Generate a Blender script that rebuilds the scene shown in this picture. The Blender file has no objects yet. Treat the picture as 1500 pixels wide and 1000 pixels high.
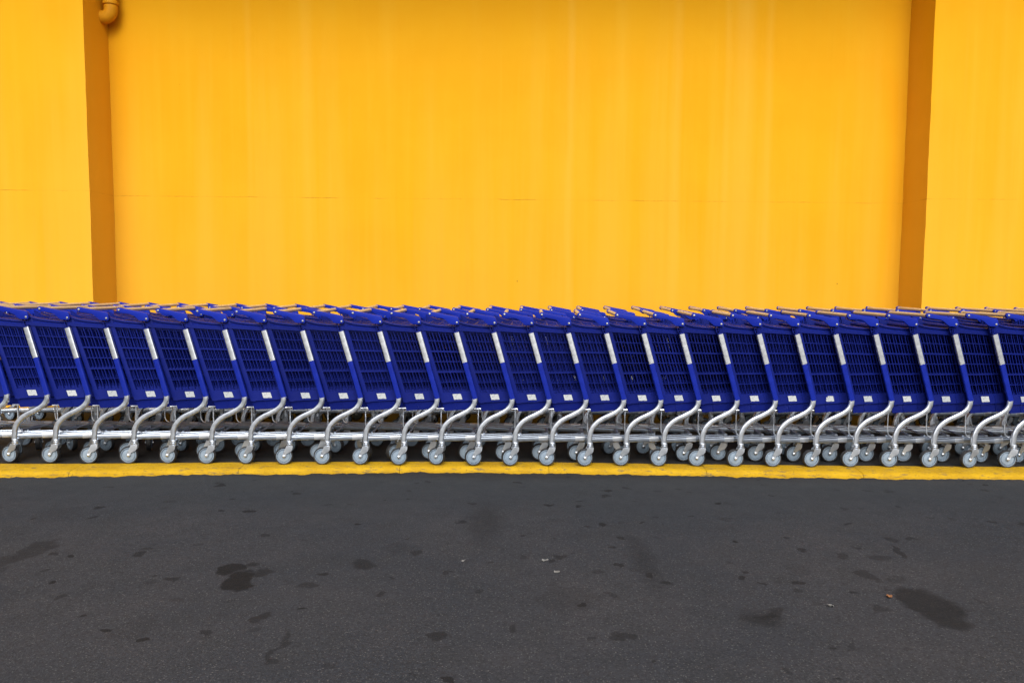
import bpy, bmesh, math, random
from mathutils import Vector, Matrix, noise
R = math.radians
scene = bpy.context.scene
C = scene.collection

# ---------------------------------------------------------------- camera, world, sun
CAM_H, PITCH, YAW, ROLL, FPX = 1.25, R(4.6), R(0.3), 0.006, 1167.0
cam_data = bpy.data.cameras.new('camera')
cam_data.sensor_width = 36.0
cam_data.lens = 36.0 * FPX / 1500.0
cam_data.clip_start, cam_data.clip_end = 0.05, 2000.0
cam = bpy.data.objects.new('camera', cam_data)
C.objects.link(cam)
CAM_R = (Matrix.Rotation(-YAW, 3, 'Z') @ Matrix.Rotation(math.pi/2 - PITCH, 3, 'X') @ Matrix.Rotation(ROLL, 3, 'Z'))
cam.matrix_world = Matrix.Translation((0, 0, CAM_H)) @ CAM_R.to_4x4()
scene.camera = cam

SUN_EL, SUN_AZ = R(42), R(-4)            # azimuth from straight behind the camera, towards the left
world = bpy.data.worlds.new('World')
scene.world = world
world.use_nodes = True
wn, wl = world.node_tree.nodes, world.node_tree.links
sky = wn.new('ShaderNodeTexSky')
sky.sky_type = 'NISHITA'
sky.sun_disc = False
sky.sun_elevation = SUN_EL
sky.sun_rotation = math.pi + SUN_AZ
sky.dust_density = 4.0
hsv = wn.new('ShaderNodeHueSaturation')    # an overcast sky is nearly grey
hsv.inputs['Saturation'].default_value = 0.30
bg = wn['Background']
bg.inputs['Strength'].default_value = 0.10
wl.new(sky.outputs[0], hsv.inputs['Color'])
wl.new(hsv.outputs[0], bg.inputs['Color'])

sl = bpy.data.lights.new('sun', 'SUN')
sl.energy, sl.angle, sl.color = 1.5, R(40), (1.0, 0.96, 0.90)
sun = bpy.data.objects.new('sun', sl)
C.objects.link(sun)
d_sun = Vector((-math.sin(-SUN_AZ)*math.cos(SUN_EL), -math.cos(SUN_AZ)*math.cos(SUN_EL), math.sin(SUN_EL)))
sun.rotation_euler = d_sun.to_track_quat('Z', 'Y').to_euler()
sun.location = (-3, -6, 9)

scene.view_settings.view_transform = 'Standard'
scene.view_settings.look = 'None'
scene.view_settings.exposure = 0.70
scene.view_settings.gamma = 1.0

# ---------------------------------------------------------------- measuring helpers
def ray(px, py):
    return CAM_R @ Vector(((px-750)/FPX, -(py-500)/FPX, -1.0))
def at_depth(px, py, Y):
    d = ray(px, py); t = Y/d.y
    return Vector((d.x*t, Y, CAM_H + d.z*t))
def at_height(px, py, z):
    d = ray(px, py); t = (z-CAM_H)/d.z
    return Vector((d.x*t, d.y*t, z))
def at_curve(px, py, fY):
    Y = 5.5
    for _ in range(8):
        p = at_depth(px, py, Y); Y = fY(p.x)
    return at_depth(px, py, Y)
def lerp_table(tab, x):
    if x <= tab[0][0]: return tab[0][1]
    for (a, b), (c, d) in zip(tab, tab[1:]):
        if x <= c: return b + (d-b)*(x-a)/(c-a)
    return tab[-1][1]
def smooth_table(tab, x, w=0.5):
    return sum(lerp_table(tab, x + w*k/3) for k in range(-3, 4))/7

# ---------------------------------------------------------------- mesh builder
class MB:
    def __init__(s): s.v, s.f = [], []
    def add(s, vs, fs):
        o = len(s.v); s.v += [tuple(p) for p in vs]; s.f += [tuple(i+o for i in f) for f in fs]; return s
    def box(s, a, b):
        (x0, y0, z0), (x1, y1, z1) = a, b
        return s.add([(x0,y0,z0),(x1,y0,z0),(x1,y1,z0),(x0,y1,z0),(x0,y0,z1),(x1,y0,z1),(x1,y1,z1),(x0,y1,z1)],
                     [(0,3,2,1),(4,5,6,7),(0,1,5,4),(1,2,6,5),(2,3,7,6),(3,0,4,7)])
    def strip(s, secs, cap=True):
        n = len(secs[0]); o = len(s.v)
        for q in secs: s.v += [tuple(p) for p in q]
        for k in range(len(secs)-1):
            for i in range(n):
                j = (i+1) % n
                s.f.append((o+k*n+i, o+k*n+j, o+(k+1)*n+j, o+(k+1)*n+i))
        if cap:
            s.f.append(tuple(o+i for i in range(n-1, -1, -1)))
            s.f.append(tuple(o+(len(secs)-1)*n+i for i in range(n)))
        return s
    def sweep(s, path, prof, up):
        path = [Vector(p) for p in path]; up = Vector(up); secs = []
        for i, p in enumerate(path):
            t = (path[min(i+1, len(path)-1)] - path[max(i-1, 0)]).normalized()
            a = up.cross(t).normalized(); b = t.cross(a)
            secs.append([p + a*q[0] + b*q[1] for q in prof])
        return s.strip(secs)
    def lathe(s, prof, axis='Z', n=28, origin=(0,0,0), cap=True):
        o = Vector(origin); secs = []
        for r, h in prof:
            ring = []
            for k in range(n):
                c, d = r*math.cos(2*math.pi*k/n), r*math.sin(2*math.pi*k/n)
                ring.append(o + (Vector((c, d, h)) if axis == 'Z' else Vector((c, h, d)) if axis == 'Y' else Vector((h, c, d))))
            secs.append(ring)
        return s.strip(secs, cap)
    def prism(s, outline, y0, y1):
        n = len(outline)
        return s.add([(x, y0, z) for x, z in outline] + [(x, y1, z) for x, z in outline],
                     [tuple(range(n)), tuple(range(2*n-1, n-1, -1))] + [(i, i+n, (i+1) % n + n, (i+1) % n) for i in range(n)])
    def mirror_y(s):
        m = MB(); m.v = [(x, -y, z) for x, y, z in s.v]; m.f = [tuple(reversed(f)) for f in s.f]; return m
    def build(s, name, mat, parent=None, bevel=0.0, sharp=35, loc=None):
        me = bpy.data.meshes.new(name)
        bm = bmesh.new()
        vs = [bm.verts.new(p) for p in s.v]
        for f in s.f:
            try: bm.faces.new([vs[i] for i in f])
            except ValueError: pass
        bmesh.ops.recalc_face_normals(bm, faces=bm.faces[:])
        if bevel:
            es = [e for e in bm.edges if len(e.link_faces) == 2 and e.calc_face_angle(0) > R(50)]
            bmesh.ops.bevel(bm, geom=es, offset=bevel, segments=2, profile=0.6, affect='EDGES', clamp_overlap=True)
        bm.to_mesh(me); bm.free()
        for p in me.polygons: p.use_smooth = True
        me.set_sharp_from_angle(angle=R(sharp))
        me.materials.append(mat)
        o = bpy.data.objects.new(name, me); C.objects.link(o)
        if parent: o.parent = parent
        if loc is not None: o.location = loc
        return o

def rrect(w, h, r, n=4):
    out = []
    for cx, cy, a0 in ((w/2-r, h/2-r, 0), (-w/2+r, h/2-r, 90), (-w/2+r, -h/2+r, 180), (w/2-r, -h/2+r, 270)):
        for k in range(n+1):
            a = R(a0 + 90*k/n); out.append((cx + r*math.cos(a), cy + r*math.sin(a)))
    return out
def circ(r, n=10): return [(r*math.cos(2*math.pi*k/n), r*math.sin(2*math.pi*k/n)) for k in range(n)]
def catmull(pts, n=6):
    P = [Vector(p) for p in pts]; P = [P[0]*2-P[1]] + P + [P[-1]*2-P[-2]]; out = []
    for i in range(1, len(P)-2):
        for k in range(n):
            t = k/n; a, b, c, d = P[i-1:i+3]
            out.append(0.5*((2*b) + (c-a)*t + (2*a-5*b+4*c-d)*t*t + (3*b-a-3*c+d)*t**3))
    out.append(P[-2]); return out

def tag(o, label=None, cat=None, group=None, kind=None):
    if label: o['label'] = label
    if cat: o['category'] = cat
    if group: o['group'] = group
    if kind: o['kind'] = kind
    return o
def empty(name, loc=(0,0,0)):
    o = bpy.data.objects.new(name, None); o.empty_display_size = 0.1
    C.objects.link(o); o.location = loc; return o

# ---------------------------------------------------------------- materials
class NT:
    def __init__(s, name):
        s.m = bpy.data.materials.new(name); s.m.use_nodes = True
        s.n, s.l = s.m.node_tree.nodes, s.m.node_tree.links
        s.b = s.n['Principled BSDF']
    def put(s, sock, v):
        if isinstance(v, bpy.types.NodeSocket): s.l.new(v, sock)
        elif v is not None: sock.default_value = v
    def math(s, op, a, b=None, clamp=False):
        n = s.n.new('ShaderNodeMath'); n.operation = op; n.use_clamp = clamp
        s.put(n.inputs[0], a); s.put(n.inputs[1], b); return n.outputs[0]
    def vmath(s, op, a, b=None):
        n = s.n.new('ShaderNodeVectorMath'); n.operation = op
        s.put(n.inputs[0], a); s.put(n.inputs[1], b)
        return n.outputs['Value'] if op == 'LENGTH' else n.outputs[0]
    def coord(s, kind='Object'): return s.n.new('ShaderNodeTexCoord').outputs[kind]
    def mapping(s, v, scale=(1,1,1), loc=(0,0,0), rot=(0,0,0)):
        n = s.n.new('ShaderNodeMapping'); s.put(n.inputs[0], v)
        n.inputs['Scale'].default_value = scale; n.inputs['Location'].default_value = loc; n.inputs['Rotation'].default_value = rot
        return n.outputs[0]
    def noise(s, v, scale, detail=3, rough=0.55):
        n = s.n.new('ShaderNodeTexNoise'); s.put(n.inputs['Vector'], v)
        n.inputs['Scale'].default_value = scale; n.inputs['Detail'].default_value = detail; n.inputs['Roughness'].default_value = rough
        return n.outputs[0]
    def voronoi(s, v, scale, rnd=1.0, out='Distance'):
        n = s.n.new('ShaderNodeTexVoronoi'); s.put(n.inputs['Vector'], v)
        n.inputs['Scale'].default_value = scale; n.inputs['Randomness'].default_value = rnd; return n.outputs[out]
    def ramp(s, f, a, b, x=0.0, y=1.0):
        n = s.n.new('ShaderNodeMapRange'); n.interpolation_type = 'SMOOTHSTEP'
        s.put(n.inputs[0], f)
        for i, q in enumerate((a, b, x, y)): n.inputs[i+1].default_value = q
        return n.outputs[0]
    def mix(s, f, a, b):
        n = s.n.new('ShaderNodeMix'); n.data_type = 'RGBA'
        s.put(n.inputs[0], f)
        for q, v in ((n.inputs[6], a), (n.inputs[7], b)):
            s.put(q, (*v, 1) if isinstance(v, tuple) else v)
        return n.outputs[2]
    def bump(s, h, strength=0.3, dist=0.01):
        n = s.n.new('ShaderNodeBump'); n.inputs['Strength'].default_value = strength; n.inputs['Distance'].default_value = dist
        s.l.new(h, n.inputs['Height']); s.l.new(n.outputs[0], s.b.inputs['Normal'])
    def set(s, **k):
        names = dict(color='Base Color', rough='Roughness', metal='Metallic', spec='Specular IOR Level', coat='Coat Weight')
        for a, v in k.items():
            if isinstance(v, tuple): v = (*v, 1)
            s.put(s.b.inputs[names[a]], v)
        return s

def plastic_blue(name='blue_plastic', a=(.0046, .0102, .122), b=(.0062, .0135, .160)):
    t = NT(name); c = t.coord()
    rn = t.n.new('ShaderNodeObjectInfo').outputs['Random']
    n = t.math('ADD', t.math('MULTIPLY', t.noise(c, 9, 4), .6), t.math('MULTIPLY', rn, .4))
    t.set(color=t.mix(t.ramp(n, .2, .8), a, b), rough=t.ramp(t.noise(c, 30, 3), .3, .7, .33, .5), spec=.12)
    t.bump(t.noise(c, 500, 2), .06, .002); return t.m
def paint_blue():
    t = NT('blue_paint'); c = t.coord()
    t.set(color=t.mix(t.ramp(t.noise(c, 14, 4), .35, .7), (.0065, .017, .23), (.0085, .022, .28)), rough=.3, spec=.16)
    t.bump(t.noise(c, 160, 2), .05, .002); return t.m
def zinc(name='zinc_plated_steel', col=(.80,.85,.92), r0=.32, r1=.44):
    t = NT(name); c = t.coord()
    n = t.noise(c, 18, 3, .5)
    t.set(color=t.mix(t.ramp(n, .35, .75), col, tuple(q*.86 for q in col)), metal=1.0, rough=t.ramp(t.noise(c, 30, 3), .3, .7, r0, r1)); return t.m
def simple(name, a, b, rough, scale=20, spec=.5, metal=0.0):
    t = NT(name); c = t.coord()
    t.set(color=t.mix(t.ramp(t.noise(c, scale, 4), .3, .7), a, b), rough=rough, spec=spec, metal=metal); return t.m
def label_mat():
    t = NT('printed_label'); c = t.coord()
    lines = t.voronoi(t.mapping(c, (160, 1, 110)), 1.0)
    zone = t.ramp(t.noise(t.mapping(c, (40, 1, 70)), 1.0, 2), .46, .54)
    f = t.math('MULTIPLY', t.ramp(lines, .25, .45, 1, 0), zone)
    rn = t.n.new('ShaderNodeObjectInfo').outputs['Random']
    base = t.mix(rn, (.40, .43, .45), (.52, .54, .54))
    t.set(color=t.mix(t.math('MULTIPLY', f, .75), base, (.09, .10, .12)), rough=.4, spec=.3); return t.m

M_BR = plastic_blue('blue_bracket_plastic', (.0065, .018, .26), (.0085, .024, .31))
M_PL, M_PT, M_ZN = plastic_blue(), paint_blue(), zinc()
M_BAND = zinc('bright_steel', (.78, .81, .85), .32, .42)
M_RAIL = zinc('rail_steel', (.48, .54, .63), .32, .44)
M_SCREW = zinc('screw_steel', (.75, .76, .77), .2, .3)
M_HANDLE = simple('beige_grip_plastic', (.62, .48, .31), (.54, .41, .26), .36, 12)
M_HUB = simple('grey_wheel_plastic', (.25, .32, .40), (.20, .26, .33), .42, 25)
M_TYRE = simple('black_rubber', (.012, .012, .014), (.03, .03, .032), .6, 30)
M_LABEL = label_mat()

# ---------------------------------------------------------------- ground levels
def zg(x, y=5.25):
    """height of the pavement: it sags a little in the middle and rises towards the wall"""
    x = max(-4.5, min(4.5, x))
    f = max(-.10, 1-max(0, y-5.35)/.85)
    dip = .019*max(0, min(1, (y-5.85)/.5))*max(0, 1-(x/3.6)**2)
    return -0.0020*x*max(0, f) + 0.0018*x*x*f - dip
def row_front(x):
    x = max(-4.2, min(4.2, x)); return 5.24 + 0.0060*x - 0.0070*x*x
def row_back(x):
    x = max(-4.8, min(4.8, x)); return 6.42 + 0.004*x - 0.008*x*x
def road_level(x): return zg(x) - 0.040

KERB_BACK = [(at_height(px, py, 0).x, at_height(px, py-.7, zg(at_height(px, py, 0).x)).y) for px, py in
             ((0, 680), (170, 679), (340, 677), (500, 676.2), (750, 676), (1000, 680), (1240, 682), (1500, 684))]
KERB_FRONT = [(at_height(px, py, 0).x, at_height(px, py, road_level(at_height(px, py, 0).x)).y) for px, py in
             ((0, 700), (100, 697.5), (200, 696), (310, 695), (500, 693), (620, 691), (740, 691.5), (870, 694), (1000, 695.5), (1240, 700), (1500, 703))]
def kerb_back(x): return smooth_table(KERB_BACK, x, .6)
def kerb_front(x): return smooth_table(KERB_FRONT, x, .45)

# ---------------------------------------------------------------- the setting
def road_material():
    t = NT('asphalt'); g = t.coord()
    big = t.noise(g, .9, 6, .65); mid = t.noise(g, 5, 5, .6); fine = t.noise(g, 170, 3, .7)
    col = t.mix(t.ramp(big, .3, .7), (.032, .038, .050), (.050, .0515, .060))
    col = t.mix(t.math('MULTIPLY', t.ramp(mid, .45, .72), .4), col, (.036, .037, .040))
    col = t.mix(t.ramp(fine, .35, .75, 0, .7), col, (.030, .030, .032))
    col = t.mix(t.ramp(t.noise(g, 75, 4, .75), .42, .66, 0, .55), col, (.016, .017, .019))
    col = t.mix(t.ramp(t.noise(g, 130, 3, .75), .54, .72, 0, .6), col, (.100, .103, .110))
    # pale aggregate specks, denser where the surface is worn (towards the lane)
    sp = t.n.new('ShaderNodeTexVoronoi'); sp.inputs['Scale'].default_value = 150; t.put(sp.inputs['Vector'], g)
    cell = t.n.new('ShaderNodeSeparateColor'); t.put(cell.inputs[0], sp.outputs['Color'])
    y = t.n.new('ShaderNodeSeparateXYZ'); t.put(y.inputs[0], g)
    worn = t.ramp(y.outputs[1], 2.2, 4.9, .20, .06)
    sel = t.math('MULTIPLY', t.math('LESS_THAN', cell.outputs[0], worn), t.math('LESS_THAN', sp.outputs['Distance'], .42))
    col = t.mix(t.math('MULTIPLY', sel, t.ramp(cell.outputs[1], .2, 1, .15, 1)), col, (.105, .104, .106))
    # smoother, bluish strip by the kerb
    strip = t.math('MULTIPLY', t.ramp(t.math('ADD', y.outputs[1], t.math('MULTIPLY', t.noise(g, 1.3, 4), .9)), 4.3, 5.5), .75)
    col = t.mix(strip, col, (.034, .038, .043))
    # darker asphalt along the kerb foot
    foot = t.ramp(t.math('ADD', y.outputs[1], t.math('MULTIPLY', t.noise(t.mapping(g, (2, 9, 1)), 2.0, 4), .22)), 5.05, 5.26)
    col = t.mix(t.math('MULTIPLY', foot, .7), col, (.022, .022, .024))
    # random small oil spots, flattened along the lane
    wob = t.n.new('ShaderNodeTexNoise'); wob.inputs['Scale'].default_value = 9; wob.inputs['Detail'].default_value = 5; t.put(wob.inputs['Vector'], g)
    woff = t.vmath('MULTIPLY', t.vmath('SUBTRACT', wob.outputs['Color'], (.5, .5, .5)), (.16, .16, 0))
    gw = t.vmath('ADD', g, woff)
    for sc, thr, rad, dark in ((2.6, .08, .11, .55), (6.0, .15, .17, .95), (10.0, .09, .25, 1.0), (1.1, .25, .16, .3)):
        v = t.n.new('ShaderNodeTexVoronoi'); v.voronoi_dimensions = '2D'; v.inputs['Scale'].default_value = sc; t.put(v.inputs['Vector'], t.mapping(gw, (1, 1, 0), (sc*3.1, sc, 0)))
        cc = t.n.new('ShaderNodeSeparateColor'); t.put(cc.inputs[0], v.outputs['Color'])
        on = t.math('LESS_THAN', cc.outputs[0], thr)
        rr = t.math('MULTIPLY', t.math('ADD', t.math('MULTIPLY', cc.outputs[1], .65), .35), rad)
        body = t.ramp(t.math('SUBTRACT', v.outputs['Distance'], rr), -.01, .03, 1, 0)
        f = t.math('MULTIPLY', t.math('MULTIPLY', on, body), t.math('MULTIPLY', cc.outputs[2], dark))
        col = t.mix(f, col, (.0135, .0140, .0155))
    # the individual stains: pixel centre, half sizes across and down, turn, strength
    def stain(px, py, rx, ry, turn, k, edge=.25):
        nonlocal col
        p = at_height(px, py, -.04); sx = (at_height(px+rx, py, -.04)-p).length; sy = (at_height(px, py-ry, -.04)-p).length
        q = t.vmath('SUBTRACT', gw, tuple((p.x, p.y, 0)))
        q = t.mapping(q, (1, 1, 0), (0, 0, 0), (0, 0, R(turn)))
        q = t.vmath('MULTIPLY', q, (1/sx, 1/sy, 0))
        f = t.ramp(t.vmath('LENGTH', q), 1-edge, 1+edge, 1, 0)
        f = t.math('MULTIPLY', f, k)
        col = t.mix(f, col, (.0095, .0100, .0110))
    def smear(ax, ay, bx, by, half_px, k, edge=.25):          # a stain stretched between two picture points
        nonlocal col
        a, b = at_height(ax, ay, -.04), at_height(bx, by, -.04); c = (a+b)/2; d = b-a; L = d.length/2; d.normalize()
        mid = Vector(((ax+bx)/2, (ay+by)/2)); w = (at_height(mid.x+half_px, mid.y, -.04)-at_height(mid.x, mid.y, -.04)).length
        q = t.vmath('SUBTRACT', gw, (c.x, c.y, 0))
        def dot(v):
            n = t.n.new('ShaderNodeVectorMath'); n.operation = 'DOT_PRODUCT'; t.put(n.inputs[0], q); n.inputs[1].default_value = v; return n.outputs['Value']
        u, v = t.math('ABSOLUTE', dot((d.x/L, d.y/L, 0))), t.math('ABSOLUTE', dot((-d.y/w, d.x/w, 0)))
        r2 = t.math('ADD', t.math('MULTIPLY', u, u), t.math('MULTIPLY', v, v))
        col = t.mix(t.math('MULTIPLY', t.ramp(r2, 1-edge, 1+edge, 1, 0), k), col, (.0095, .0100, .0110))
    stain(340, 833, 21, 8, 0, .85, .12); stain(353, 850, 21, 12, 0, .88, .12); stain(371, 826, 9, 4, 0, .65); stain(385, 839, 15, 5, 0, .6)
    smear(432, 862, 462, 852, 10, .5); smear(-4, 833, 88, 792, 22, .5, .3); stain(531, 827, 16, 6, 0, .6)
    smear(1328, 860, 1412, 918, 40, .68, .3); stain(1118, 903, 28, 11, 0, .55, .5); smear(1100, 900, 1158, 891, 10, .5, .4)
    stain(940, 818, 15, 36, 0, .32, .6); stain(709, 765, 24, 26, 0, .35, .7); smear(1311, 799, 1328, 816, 7, .6); stain(1310, 790, 9, 4, 0, .5)
    stain(1269, 840, 14, 8, 0, .5); stain(1236, 813, 9, 4, 0, .5); stain(1293, 816, 15, 4, 0, .4); stain(155, 920, 7, 3, 0, .8)
    stain(1081, 836, 6, 2.5, 0, .7); stain(1083, 846, 5, 2.5, 0, .7); stain(1252, 865, 6, 2.5, 0, .7); stain(1219, 945, 7, 3, 0, .6)
    stain(1168, 865, 8, 4, 0, .45); stain(976, 851, 8, 3, 0, .7); stain(701, 864, 9, 3.5, 0, .5); smear(384, 970, 431, 919, 5, .5, .5)
    stain(892, 868, 10, 4, 0, .45); stain(818, 814, 8, 3, 0, .6); stain(1317, 846, 16, 6, 0, .25); stain(1290, 890, 9, 3, 0, .45)
    t.set(color=col, rough=t.ramp(mid, .3, .7, .75, .92), spec=.15)
    h = t.math('ADD', t.math('MULTIPLY', t.noise(g, 220, 3, .7), .55), t.math('MULTIPLY', sp.outputs['Distance'], .45))
    t.bump(h, .55, .006)
    return t.m

def build_road():
    m = MB()
    xs = [-400, -60, -20, -10, -7] + [-5 + .025*k for k in range(401)] + [7, 10, 20, 60, 400]
    def ys(x):
        k = kerb_front(x) + .06
        return [k, k-.02, k-.045, k-.06, k-.075, k-.09, k-.11, k-.14, k-.2, k-.4, k-.8, k-1.6, k-3, 0, -3, -10, -40, -150, -500]
    n = len(ys(0)); vs = []
    for x in xs:
        for j, y in enumerate(ys(x)):
            lip = .010*math.exp(-max(0, kerb_front(x)-y)/.05) * (noise.noise((x*7, y*9, 1)) + .7*noise.noise((x*31, y*31, 3))) if j < 10 else 0
            vs.append((x, y, road_level(x) + lip + .004*noise.noise((x*.9, y*.9, 5)) - (.002*max(0, min(4, 5-y)))))
    fs = [(i*n+j, (i+1)*n+j, (i+1)*n+j+1, i*n+j+1) for i in range(len(xs)-1) for j in range(n-1)]
    m.add(vs, fs); o = m.build('road', road_material(), sharp=60); tag(o, 'dark grey asphalt lane with oil stains', 'road', kind='structure')

def build_pavement():
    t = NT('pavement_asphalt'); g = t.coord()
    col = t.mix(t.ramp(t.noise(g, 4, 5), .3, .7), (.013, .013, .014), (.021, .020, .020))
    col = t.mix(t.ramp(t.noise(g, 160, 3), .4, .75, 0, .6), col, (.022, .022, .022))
    t.set(color=col, rough=.88, spec=.3); t.bump(t.noise(g, 180, 3), .5, .005)
    m = MB(); xs = [-400, -30, -8] + [-5+.25*k for k in range(41)] + [8, 30, 400]; n = 9; vs = []
    for x in xs:
        y0 = kerb_back(x) - .03
        for j in range(n):
            y = y0 + (8.1-y0)*j/(n-1); vs.append((x, y, zg(x, y) - .006))
    m.add(vs, [(i*n+j, (i+1)*n+j, (i+1)*n+j+1, i*n+j+1) for i in range(len(xs)-1) for j in range(n-1)])
    tag(m.build('pavement', t.m), 'dark pavement strip under the carts', 'pavement', kind='structure')

def build_kerb():
    t = NT('yellow_kerb_paint'); g = t.coord()
    n1 = t.noise(g, 6, 5, .6); n2 = t.noise(g, 60, 4, .7)
    col = t.mix(t.ramp(n1, .3, .7), (.53, .315, .010), (.42, .240, .009))
    col = t.mix(t.ramp(n2, .56, .74, 0, .8), col, (.20, .12, .025))
    col = t.mix(t.ramp(t.noise(t.mapping(g, (1, 3, 6)), 14, 5, .7), .54, .68, 0, .85), col, (.10, .085, .06))
    t.set(color=col, rough=t.ramp(n2, .3, .7, .5, .8), spec=.12); t.bump(t.math('ADD', t.noise(g, 70, 4), t.math('MULTIPLY', n1, .6)), .5, .006)
    joints = [at_depth(px, 688, 5.2).x for px in (-98, 130, 358, 586, 804, 1032, 1252, 1488, 1715)]
    joints = [-40, -8] + joints + [8, 40]; m = MB()
    for a, b in zip(joints, joints[1:]):
        secs = []; steps = max(6, min(40, int((b-a)/.03)))
        for k in range(steps+1):
            x = a+.0013 + (b-a-.0026)*k/steps
            yb, yf, zt = kerb_back(x), kerb_front(x), zg(x)
            w = .0035*noise.noise((x*5, 2, 0)) + .0022*noise.noise((x*21, 7, 0))
            e = .005 if k in (0, steps) else 0.0
            zb = road_level(x) - .08
            prof = [(yb, zb), (yb, zt-.001-e*.4), (yb-.03, zt+.001-e*.4), (yf+.035, zt-.003+w*.4-e*.5), (yf+.018, zt-.007+w*.5-e*.6), (yf+.006+w, zt-.015-e*.6), (yf+w, zt-.026-e*.5), (yf-.002+w, zt-.04), (yf-.004, zb)]
            secs.append([(x, y, z) for y, z in prof])
        m.strip(secs)
    tag(m.build('kerb', t.m, sharp=50), 'low yellow painted kerb along the asphalt', 'kerb', kind='structure')

PIER_Y, RECESS_Y = 7.42, 7.87
EDGE_L, EDGE_R = at_depth(137, 445, PIER_Y).x, at_depth(1350, 446, PIER_Y).x
SEAM_Z = at_depth(750, 292.5, RECESS_Y).z
WALL_TOP = 5.15

def wall_material():
    t = NT('yellow_wall_paint'); g = t.coord()
    s = t.n.new('ShaderNodeSeparateXYZ'); t.put(s.inputs[0], g)
    streak = t.noise(t.mapping(g, (4.5, 1, .16)), 1.0, 4, .6)
    fine = t.noise(t.mapping(g, (17, 1, .45)), 1.0, 4, .6)
    blot = t.noise(g, 1.3, 5, .6)
    col = t.mix(t.ramp(blot, .3, .7), (.760, .372, .010), (.745, .350, .008))
    col = t.mix(t.math('MULTIPLY', t.ramp(streak, .50, .80), .40), col, (.77, .405, .022))
    col = t.mix(t.math('MULTIPLY', t.ramp(fine, .55, .85), .25), col, (.77, .415, .030))
    col = t.mix(t.math('MULTIPLY', t.ramp(fine, .22, .42, 1, 0), .18), col, (.68, .325, .008))
    # paler tone in long runs with ragged tops, more of them lower down
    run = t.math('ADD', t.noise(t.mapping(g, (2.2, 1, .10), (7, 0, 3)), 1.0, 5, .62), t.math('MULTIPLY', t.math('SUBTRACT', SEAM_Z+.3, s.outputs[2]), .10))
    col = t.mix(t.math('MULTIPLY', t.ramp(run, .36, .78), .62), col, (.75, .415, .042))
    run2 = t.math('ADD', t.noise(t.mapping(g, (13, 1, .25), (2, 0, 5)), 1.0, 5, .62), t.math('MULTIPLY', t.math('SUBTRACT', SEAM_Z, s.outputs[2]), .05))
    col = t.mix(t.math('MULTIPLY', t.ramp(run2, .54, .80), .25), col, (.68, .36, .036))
    # chalky wash-down lines
    for px, w, k in ((990, .08, .45), (1090, .14, .5), (1125, .06, .3), (835, .06, .40), (365, .05, .25), (450, .09, .25), (1065, .06, .4)):
        x0 = at_depth(px, 200, RECESS_Y).x
        dx = t.math('ABSOLUTE', t.math('SUBTRACT', t.math('ADD', s.outputs[0], t.math('MULTIPLY', t.noise(t.mapping(g, (1, 1, .8)), 1.2, 3), .05)), x0+.025))
        f = t.math('MULTIPLY', t.ramp(dx, 0, w, 1, 0), t.ramp(t.noise(t.mapping(g, (3, 1, .5), (px, 0, 0)), 1.0, 4), .3, .65, .2, k))
        col = t.mix(t.math('MULTIPLY', f, .6), col, (.78, .45, .065))
    # the casting seam and its dirt
    zz = t.math('ADD', t.math('ADD', s.outputs[2], t.math('MULTIPLY', s.outputs[0], .003)), t.math('MULTIPLY', t.noise(t.mapping(g, (5, 1, 0)), 1.0, 6, .7), .022))
    dz = t.math('ABSOLUTE', t.math('SUBTRACT', zz, SEAM_Z+.011))
    seam = t.math('MULTIPLY', t.ramp(dz, .002, .007, 1, 0), t.ramp(t.noise(t.mapping(g, (2.5, 1, 0)), 1.0, 5, .7), .46, .68, .06, .75))
    col = t.mix(seam, col, (.46, .22, .015))
    speck = t.ramp(t.voronoi(g, 2.2), .010, .016, .8, 0)
    col = t.mix(speck, col, (.22, .12, .02))
    t.set(color=col, rough=.75, spec=.06)
    h = t.math('ADD', t.math('MULTIPLY', t.noise(g, 55, 4), .25), t.math('ADD', t.math('MULTIPLY', blot, .8), t.math('MULTIPLY', seam, -.5)))
    t.bump(h, .22, .012)
    return t.m

def build_building():
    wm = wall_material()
    b = tag(empty('store_building', ((EDGE_L+EDGE_R)/2, RECESS_Y, 0)), 'yellow rendered store wall with a wide recess between two flush piers', 'building')
    off = -Vector(b.location)
    def part(name, a, c, bev=.006):
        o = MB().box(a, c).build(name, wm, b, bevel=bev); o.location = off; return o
    def wavy(o):          # slightly uneven plastered arrises
        for v in o.data.vertices: v.co.x += .004*noise.noise((v.co.z*2, v.co.x, 0))
    part('recess_wall', (EDGE_L-.05, RECESS_Y, -.3), (EDGE_R+.05, RECESS_Y+.3, WALL_TOP+.4))
    def pier(x0, x1, inner):
        m = MB(); secs = []
        n = 60
        for k in range(n+1):
            z = -.3 + (WALL_TOP+.7)*k/n
            w = .005*noise.noise((z*1.3, inner, 0)) + .003*noise.noise((z*6, inner, 4))
            a, c = (x0, x1+w) if inner > 0 else (x0+w, x1)
            secs.append([(a, PIER_Y, z), (c, PIER_Y, z), (c, RECESS_Y+.3, z), (a, RECESS_Y+.3, z)])
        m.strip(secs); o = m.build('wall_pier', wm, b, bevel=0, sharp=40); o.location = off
    pier(-14, EDGE_L, 1); pier(EDGE_R, 14, -1)
    o = part('roof_overhang', (-14, PIER_Y-1.10, WALL_TOP), (14, RECESS_Y+.3, WALL_TOP+.35), .02)

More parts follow.
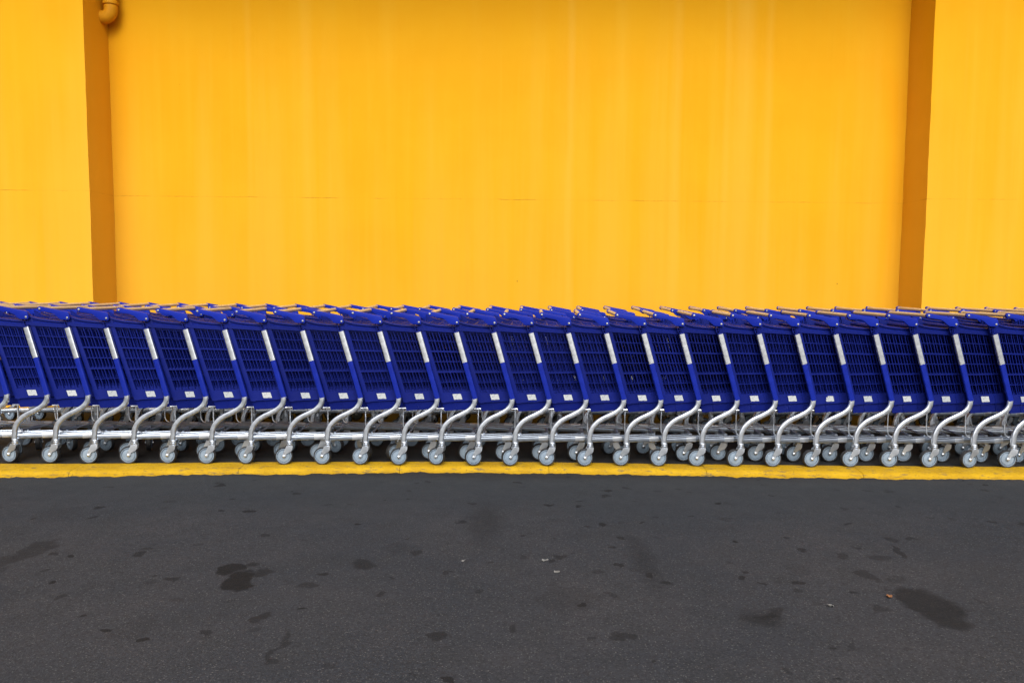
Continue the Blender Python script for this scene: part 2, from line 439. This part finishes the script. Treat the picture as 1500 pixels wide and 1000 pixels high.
def build_pipe():
    pm = simple('yellow_pipe_paint', (.66, .30, .008), (.58, .25, .007), .6, 12, .15)
    top = at_depth(162, 0, RECESS_Y-.11)
    x, y, r = top.x, RECESS_Y-.110, .062
    zb = at_depth(160, 19, y).z
    p = tag(empty('drain_pipe', (x, y, zb)), 'yellow painted drain pipe elbow in the recess corner at upper left', 'drain pipe')
    MB().sweep([(0, 0, .02), (0, 0, .5), (0, 0, WALL_TOP-zb)], circ(r*.93, 24), (0, 1, 0)).build('pipe', pm, p)
    e = [(0, 0, .03)] + [(-.075+.075*math.cos(a), .045*0, -.075*math.sin(a)) for a in [R(q) for q in range(0, 91, 10)]] + [(-.13, 0, -.075)]
    MB().sweep([Vector((q[0], 0, q[2]+.03)) for q in e], circ(r, 24), (0, 1, 0)).build('elbow', pm, p)
    MB().lathe([(r*.9, .07), (r*1.10, .07), (r*1.14, .078), (r*1.14, .094), (r*1.08, .10), (r*.9, .10)], 'Z', 28).build('collar', pm, p)

# ---------------------------------------------------------------- one shopping cart
S_Y = .285                                   # half distance between the side frames
def tube_x(z): return .096 + (.887-z)*.285

def make_cart():
    root = empty('shopping_cart')
    # --- side frames
    S = [(-.006, .148), (-.004, .175), (.000, .217), (.019, .262), (.064, .306), (.133, .342), (.185, .373), (.213, .409), (tube_x(.452), .452)]
    prof = rrect(.034, .024, .009)
    for sgn in (-1, 1):
        y = sgn*S_Y
        path = catmull([(x, y, z) for x, z in S], 6)
        fr = MB().sweep(path, prof, (0, 1, 0)).build('frame_tube', M_ZN, root, sharp=50)
        pp = rrect(.0350, .0250, .008)
        MB().sweep([(tube_x(z), y, z) for z in (.447, .55, .693)], pp, (0, 1, 0)).build('painted_upright', M_PT, fr, sharp=50)
        pb = rrect(.0360, .0260, .006)
        MB().sweep([(tube_x(z), y, z) for z in (.689, .79, .885)], pb, (0, 1, 0)).build('steel_band', M_BAND, fr, sharp=50)
        MB().sweep([(tube_x(z), y, z) for z in (.8852, .896)], rrect(.0365, .0265, .007), (0, 1, 0)).build('end_cap', M_PL, fr, sharp=50)
    # --- chassis: two bars running in to the narrow nose, nose bar
    bar = rrect(.030, .024, .005, 3)
    m = MB()
    def bar_y(x): return S_Y - .010 - .262*x
    for sgn in (-1, 1):
        m.sweep([(x, sgn*bar_y(x), .171) for x in (-.004, .1, .3, .5, .66)] + [(.70, sgn*(bar_y(.68)-.02), .171)], [(b, a) for a, b in bar], (0, 0, 1))
    m.sweep([(.70, -.095, .171), (.70, .095, .171)], [(b, a) for a, b in bar], (0, 0, 1))
    m.sweep([(.52, -bar_y(.52), .187), (.52, bar_y(.52), .187)], circ(.007), (0, 0, 1))
    ch = m.build('chassis', M_RAIL, root, sharp=50)
    for sgn in (-1, 1):
        MB().sweep([(x, sgn*bar_y(x), .171) for x in (.150, .215)], [(b*1.12, a*1.16) for a, b in bar], (0, 0, 1)).build('bar_sleeve', M_BAND, ch, sharp=50)
    # --- tray support wires between chassis and basket
    for sgn in (-1, 1):
        w = MB()
        yb = sgn*(bar_y(.24)-.004)
        w.sweep(catmull([(.27, yb, .190), (.25, yb, .198), (.238, yb, .225), (.236, yb, .30), (.236, yb, .372)], 5), circ(.0045, 8), (0, 1, 0))
        w.sweep([(.205, yb, .366), (.275, yb, .369)], circ(.005, 8), (0, 1, 0))
        w.build('support_wire', M_ZN, root)
    # --- basket
    def half(x, z): return .268 - .135*max(-.03, x-.1) - .02*(.95-z)
    def zb(u): return .475 + .050*u
    def zt(u): return .900 - .070*u
    def P(u, z, d=0.0, s=-1):
        x = tube_x(z) + u
        return (x, s*(half(x, z) - d), z)
    U0, U1, NC, NR = .042, .80, 18, 6
    b = MB()
    us = [U0 + (U1-U0)*k/NC for k in range(NC+1)]
    seg = [U0 + (U1-U0)*k/8 for k in range(9)]
    for s in (-1, 1):
        for k, u in enumerate(us[1:], 1):                      # upright ribs
            w = .0026
            secs = []
            for q in range(4):
                f = q/3
                z = zb(u) + (zt(u)-zb(u))*f
                secs.append([P(u-w, z, 0, s), P(u+w, z, 0, s), P(u+w*.7, z, .017, s), P(u-w*.7, z, .017, s)])
            b.strip(secs)
        for k in range(NC):                                    # finer ribs in the two middle rows
            u = us[k] + .5*(U1-U0)/NC; w = .0020 if s < 0 else .0075; secs = []
            for f in (0, 2/6, 4/6, 1):
                z = zb(u) + (zt(u)-zb(u))*f
                g = .003 if 0 < f < 1 else .012
                secs.append([P(u-w, z, g, s), P(u+w, z, g, s), P(u+w, z, .018, s), P(u-w, z, .018, s)])
            b.strip(secs)
        for j in range(1, NR):                                 # level ribs
            w = .0050 if j in (2, 4) else .0024
            d0 = -.002 if j in (2, 4) else .0006
            secs = []
            for u in seg:
                z = zb(u) + (zt(u)-zb(u))*j/NR
                secs.append([P(u, z-w, d0, s), P(u, z+w, d0, s), P(u, z+w*.7, .0185, s), P(u, z-w*.7, .0185, s)])
            b.strip(secs)
        secs = []                                              # rear corner post
        for z in (.41, .5, .6, .7, .8, .9, .955):
            secs.append([P(.014, z, -.003, s), P(.030, z, -.005, s), P(.0435, z, -.0025, s), P(.0435, z, .020, s), P(.014, z, .020, s)])
        b.strip(secs)
        def rim_top(u): return .938 - .055*u + .045*math.exp(-max(0, u)/.055)
        secs = []                                              # rim: upper lip, wall, proud lower band
        for u in [.004, .012, .02, .03, .04, .055, .07, .09, .12, .16, .2, .25, .3, .4, .5, .6, .7, .803]:
            a, c = rim_top(u), zt(u); mid = c + .020
            pts = [(a, .016), (a+.002, .004), (a, -.009), (a-.010, -.010), (a-.013, -.001), (mid+.005, .001), (mid-.002, -.009), (c-.004, -.009), (c-.006, .016)]
            secs.append([P(u, z, d, s) for z, d in pts])
        b.strip(secs)
        secs = []                                              # bottom band and the inset strip under it
        for u in [.012, .042] + seg[1:]:
            c = zb(u)+.003; st = c - .066 - .0*u
            pts = [(c, .018), (c, -.003), (st, -.005), (st-.004, .008), (st-.060, .016), (st-.060, .032)]
            secs.append([P(u, z, d, s) for z, d in pts])
        b.strip(secs)
        for k in range(7):                                     # stiffening ribs on band and strip
            u = .095 + .105*k
            if u > .78: break
            c = zb(u)
            b.strip([[P(u-.002, z, d-.0025, s), P(u+.002, z, d-.0025, s), P(u+.002, z, .01, s), P(u-.002, z, .01, s)] for z, d in ((c-.004, -.0032), (c-.060, -.0048))])
            b.strip([[P(u+.0-.003, z, d-.003, s), P(u+.003, z, d-.003, s), P(u+.003, z, .02, s), P(u-.003, z, .02, s)] for z, d in ((c-.070, .009), (c-.120, .0150))])
        # little lattice between the end of the steel frame and the handle bracket
        for u in (-.017, -.001, .012):
            b.strip([[P(u-.0022, z, -.006, s), P(u+.0022, z, -.006, s), P(u+.0022, z, .010, s), P(u-.0022, z, .010, s)] for z in (.87, .91, .955)])
        for z in (.905, .922, .938):
            b.strip([[P(u, z-.002, -.005, s), P(u, z+.002, -.005, s), P(u, z+.002, .010, s), P(u, z-.002, .010, s)] for u in (-.018, 0, .016)])
    # floor, nose wall
    def F(u, f, dz=0):
        z = zb(u) - .118; x = tube_x(z)+u
        return (x, f*(half(x, z)-.02), z+dz)
    for k in range(9):
        u0 = .03 + .77*k/8
        b.strip([[F(u0-.005, f), F(u0+.005, f), F(u0+.005, f, .012), F(u0-.005, f, .012)] for f in (-1, 1)])
    for k in range(9):
        f = -1 + k/4
        b.strip([[F(u, f-.012), F(u, f+.012), F(u, f+.012, .010), F(u, f-.012, .010)] for u in (.02, .80)])
    def G(f, z, d=0):
        x = tube_x(z)+U1; return (x+d, f*half(x, z), z)
    zlo, zhi = zb(U1)-.10, zt(U1)
    for k in range(9):
        f = -1 + k/4
        b.strip([[G(f-.013, z), G(f+.013, z), G(f+.013, z, -.014), G(f-.013, z, -.014)] for z in (zlo, zhi)])
    for k in range(7):
        z = zlo + (zhi-zlo)*k/6; w = .012 if k in (0, 6) else .003
        b.strip([[G(f, z-w, .001), G(f, z+w, .001), G(f, z+w, -.015), G(f, z-w, -.015)] for f in (-1, 1)])
    bk = b.build('basket', M_PL, root, sharp=40)
    # price label on the near side of the band
    u0 = .128
    def lab(torn):
        zc = zb(u0) - .030; m = MB()
        c = [P(u0-.0275, zc-.0190, -.0062), P(u0+.0275, zc-.0180, -.0062), P(u0+.0275, zc+.0190, -.0062), P(u0-.0275, zc+.018, -.0062)]
        if torn:
            c = c[:3] + [P(u0-.008, zc+.0185, -.0062), P(u0-.013, zc+.010, -.0062), P(u0-.024, zc+.008, -.0062), P(u0-.022, zc-.004, -.0062), P(u0-.0275, zc-.006, -.0062)]
        ctr = Vector(c[0]); n = len(c)
        back = [Vector(q) + Vector((0, .0012, 0)) for q in c]
        m.add(c + back, [tuple(range(n)), tuple(range(2*n-1, n-1, -1))] + [(i, (i+1) % n, (i+1) % n+n, i+n) for i in range(n)])
        return m
    lb = lab(False).build('price_label', M_LABEL, bk)
    torn = lab(True).build('price_label_torn', M_LABEL).data
    C.objects.unlink(bpy.data.objects['price_label_torn']); bpy.data.objects.remove(bpy.data.objects['price_label_torn'])
    # --- rear flap, pushed up by the next cart
    fl = MB()
    def Q(a, f): return (.135+a*.36, f*(.215-a*.03), .925 - a*.020)
    for k in range(9):
        f = -1+k/4
        fl.strip([[(x, y+e, z+h) for e, h in ((-.003, 0), (.003, 0), (.003, .008), (-.003, .008))] for x, y, z in (Q(0, f), Q(1, f))])
    for k in range(6):
        a = k/5
        fl.strip([[(x+e, y, z+h) for e, h in ((-.004, -.001), (.004, -.001), (.004, .009), (-.004, .009))] for x, y, z in (Q(a, -1), Q(a, 1))])
    fl.strip([[(x, y, z+h) for h in (.003,) for y in (-w, w)] + [(x, w, z+.006), (x, -w, z+.006)] for x, w, z in ((.137, .213, .9245), (.494, .183, .9055))])  # solid sheet added to the flap to keep top light out of the basket
    fl.build('rear_flap', M_PL, root)
    # --- handle brackets and bar
    out = []
    for a in range(95, 271, 22):
        out.append((-.079 + .0165*math.cos(R(a)), 1.007 + .0165*math.sin(R(a))))
    out += [(-.055, .9885), (-.025, .984), (.000, .979), (.018, .971), (.033, .958), (.047, .945), (.060, .938), (.104, .936), (.112, .939), (.116, .946), (.109, .980), (.104, .9865), (.096, .990)]
    out = out[::-1]
    for sgn in (-1, 1):
        y0, y1 = sgn*.273, sgn*.295
        br = MB().prism(out, y0, y1).build('handle_bracket', M_BR, root, bevel=.0028, sharp=50)
        for sx, sz in ((-.079, 1.007), (.100, .951)):
            MB().lathe([(.0075, sgn*.294), (.0075, sgn*.2972), (.0055, sgn*.2992), (.002, sgn*.2996)], 'Y', 14, (sx, 0, sz)).build('screw', M_SCREW, br)
    MB().lathe([(.009, -.272), (.0125, -.268), (.0125, .268), (.009, .272)], 'Y', 18, (-.079, 0, 1.007)).build('handle_bar', M_HANDLE, root)
    # --- casters
    def caster(x, y):
        m = MB()
        m.lathe([(.012, .155), (.0185, .154), (.0195, .148), (.0195, .141), (.0175, .139), (.0175, .1375), (.0215, .136), (.0215, .127), (.019, .122), (.010, .122)], 'Z', 20)
        for s in (-1, 1):
            y0, y1 = s*.0195, s*.0225
            m.prism([(-.020, .126), (-.046, .068), (-.0475, .056), (-.043, .048), (-.034, .047), (-.028, .052), (-.020, .074), (.006, .086), (.017, .100), (.020, .126)], y0, y1)
            m.lathe([(.0075, s*.0225), (.0075, s*.0262), (.004, s*.0285), (.001, s*.0287)], 'Y', 12, (-.038, 0, .0575))
        m.box((-.020, -.0195, .118), (.020, .0195, .1235))
        c = m.build('caster', M_ZN, root, sharp=40, loc=(x, y, 0))
        h = MB()
        h.lathe([(.006, -.0155), (.0135, -.0165), (.0145, -.0135), (.0375, -.0120), (.0380, -.0065), (.0425, -.0065), (.0430, -.0120), (.0445, -.0105), (.0455, -.0145), (.0490, -.0140),
                 (.0490, .0140), (.0455, .0145), (.0445, .0105), (.0430, .0120), (.0425, .0065), (.0380, .0065), (.0375, .0120), (.0145, .0135), (.0135, .0165), (.006, .0155)], 'Y', 36)
        h.build('wheel', M_HUB, c, sharp=30, loc=(-.038, 0, .0575))
        MB().lathe([(.0485, -.0142), (.0540, -.0160), (.0562, -.0135), (.0572, -.006), (.0575, 0), (.0572, .006), (.0562, .0135), (.0540, .0160), (.0485, .0142)], 'Y', 40, cap=False).build('tyre', M_TYRE, c, loc=(-.038, 0, .0575))
    caster(0, -S_Y); caster(0, S_Y); caster(.690, -.105); caster(.690, .105)
    return root, torn

def copy_tree(o, parent=None):
    c = o.copy(); C.objects.link(c)
    if parent: c.parent = parent
    for ch in o.children: copy_tree(ch, c)
    return c

ORD = 'zeroth first second third fourth fifth sixth seventh eighth ninth tenth eleventh twelfth thirteenth fourteenth fifteenth sixteenth seventeenth eighteenth nineteenth twentieth'.split()
def place_of(i, n):
    """i counts from 0 at the left, n of them in the picture"""
    k, side = (i+1, 'left') if i < (n+1)//2 else (n-i, 'right')
    return ('%s from the %s edge of the photo' % (ORD[k], side)) if k > 1 else '%smost in the photo' % side

def build_carts():
    rnd = random.Random(5)
    proto, torn = make_cart()
    used = [False]
    def put(p_near, yaw, label, group, name_torn=False):
        o = proto if not used[0] else copy_tree(source)
        used[0] = True
        rot = Matrix.Rotation(yaw, 3, 'Z')
        base = p_near - rot @ Vector((0, -S_Y, 0))
        zn, zf = zg(p_near.x, p_near.y), zg(p_near.x, p_near.y+2*S_Y)
        o.location = (base.x, base.y, (zn+zf)/2)
        o.rotation_euler = (math.atan2(zf-zn, 2*S_Y), 0, yaw)
        tag(o, label, 'shopping cart', group)
        ca = [c for c in o.children if c.name.startswith('caster')]
        for c in ca:
            front = c.location.x > .3
            c.rotation_euler.z = rnd.uniform(-.5, .5) if front else rnd.uniform(-.22, .22)
            if front and rnd.random() < .2: c.rotation_euler.z += rnd.choice((-.9, .9, 2.6))
            spin = rnd.uniform(0, 6)
            for ch in c.children: ch.rotation_euler.y = spin
        if name_torn:
            for bkt in o.children:
                for l in bkt.children:
                    if l.name.startswith('price_label'): l.data = torn; l['label'] = 'white price label with a torn corner'
        return o
    source = proto
    wheels = [14, 74, 131, 189, 246, 303, 360, 416, 472, 528, 584, 639, 693.4, 747, 801, 856, 910, 965, 1021, 1077, 1132, 1188, 1246, 1303, 1361, 1419, 1477]
    N = len(wheels)
    G1 = 'blue shopping carts nested along the kerb in the front row'
    front = [(-162, 'blue shopping cart continuing the front row beyond the left edge'), (-104, 'blue shopping cart continuing the front row beyond the left edge'),
             (-45, 'front row blue cart with its wheels cut off by the left edge')]
    for i, w in enumerate(wheels):
        lab = 'front row blue shopping cart, wheel ' + place_of(i, N)
        if w == 1132: lab = 'front row blue cart with a torn white label, wheel seventh from the right edge'
        front.append((w, lab))
    front += [(1535, 'blue shopping cart continuing the front row beyond the right edge'), (1593, 'blue shopping cart continuing the front row beyond the right edge')]
    for w, lab in front:
        p = at_curve(w + 8.4, 648, row_front)
        put(p, R(-1.9) - .5*math.radians(.8)*min(0, p.x)/1.7 + rnd.uniform(-.006, .006), lab, G1, w == 1132)
    G2 = 'blue shopping carts nested by the wall in the back row'
    piv = [22, 70, 118.7, 165.5, 212.3, 259, 305, 352, 399, 446, 487.5, 529, 570.5, 612, 662, 711.5, 760.5, 805, 850, 893, 937, 982, 1028.7, 1074.7, 1120, 1169, 1217, 1263, 1312, 1360, 1408, 1455]
    N2 = len(piv)
    back = [(-74, 'blue shopping cart continuing the back row beyond the left edge'), (-26, 'blue shopping cart continuing the back row beyond the left edge')]
    back += [(x, 'blue cart in the back row, handle ' + place_of(i, N2)) for i, x in enumerate(piv)]
    back += [(1502, 'blue shopping cart continuing the back row beyond the right edge'), (1550, 'blue shopping cart continuing the back row beyond the right edge')]
    for x, lab in back:
        p = at_curve(x+3, 452, row_back)
        put(Vector((p.x + .079, p.y, 0)), R(-1.6) + rnd.uniform(-.008, .008), lab, G2)

def build_litter():
    sm = simple('weathered_paper', (.20, .20, .195), (.12, .125, .12), .8, 40)
    lm = simple('dry_leaf', (.30, .13, .05), (.16, .07, .03), .7, 60)
    def scrap(name, px, py, w, h, turn, mat, label, cat, group=None):
        p = at_height(px, py, -.04); p.z = road_level(p.x) + .003 - .002*max(0, min(4, 5-p.y))
        rn = random.Random(int(px)); n = 9
        ring = [(w*math.cos(2*math.pi*k/n)*rn.uniform(.75, 1.1), h*math.sin(2*math.pi*k/n)*rn.uniform(.7, 1.1), rn.uniform(.003, .010)) for k in range(n)]
        low = [(x*.9, y*.9, z-.003) for x, y, z in ring]
        m = MB().add(ring + [(0, 0, .004)] + low, [(k, (k+1) % n, n) for k in range(n)] + [(k, k+n+1, (k+1) % n+n+1, (k+1) % n) for k in range(n)] + [tuple(range(2*n, n, -1))])
        o = m.build(name, mat, loc=p); o.rotation_euler.z = R(turn); tag(o, label, cat, group)
    scrap('dry_leaf', 1303, 874, .013, .012, 30, lm, 'small curled brown leaf lying on the asphalt at lower right', 'leaf')
    scrap('paper_scrap', 798, 821, .020, .007, 12, sm, 'thin pale scrap lying on the asphalt right of centre', 'scrap')
    scrap('paper_scrap', 815.5, 838, .014, .011, 0, sm, 'small squarish pale scrap on the asphalt below the thin one', 'scrap')
    scrap('paper_scrap', 679, 822, .010, .007, 40, sm, 'tiny pale scrap on the asphalt left of the thin one', 'scrap')
    scrap('paper_scrap', 1216, 887, .016, .006, -35, sm, 'thin pale scrap on the asphalt left of the brown leaf', 'scrap')

build_road(); build_pavement(); build_kerb(); build_building(); build_pipe()
build_carts()
build_litter()
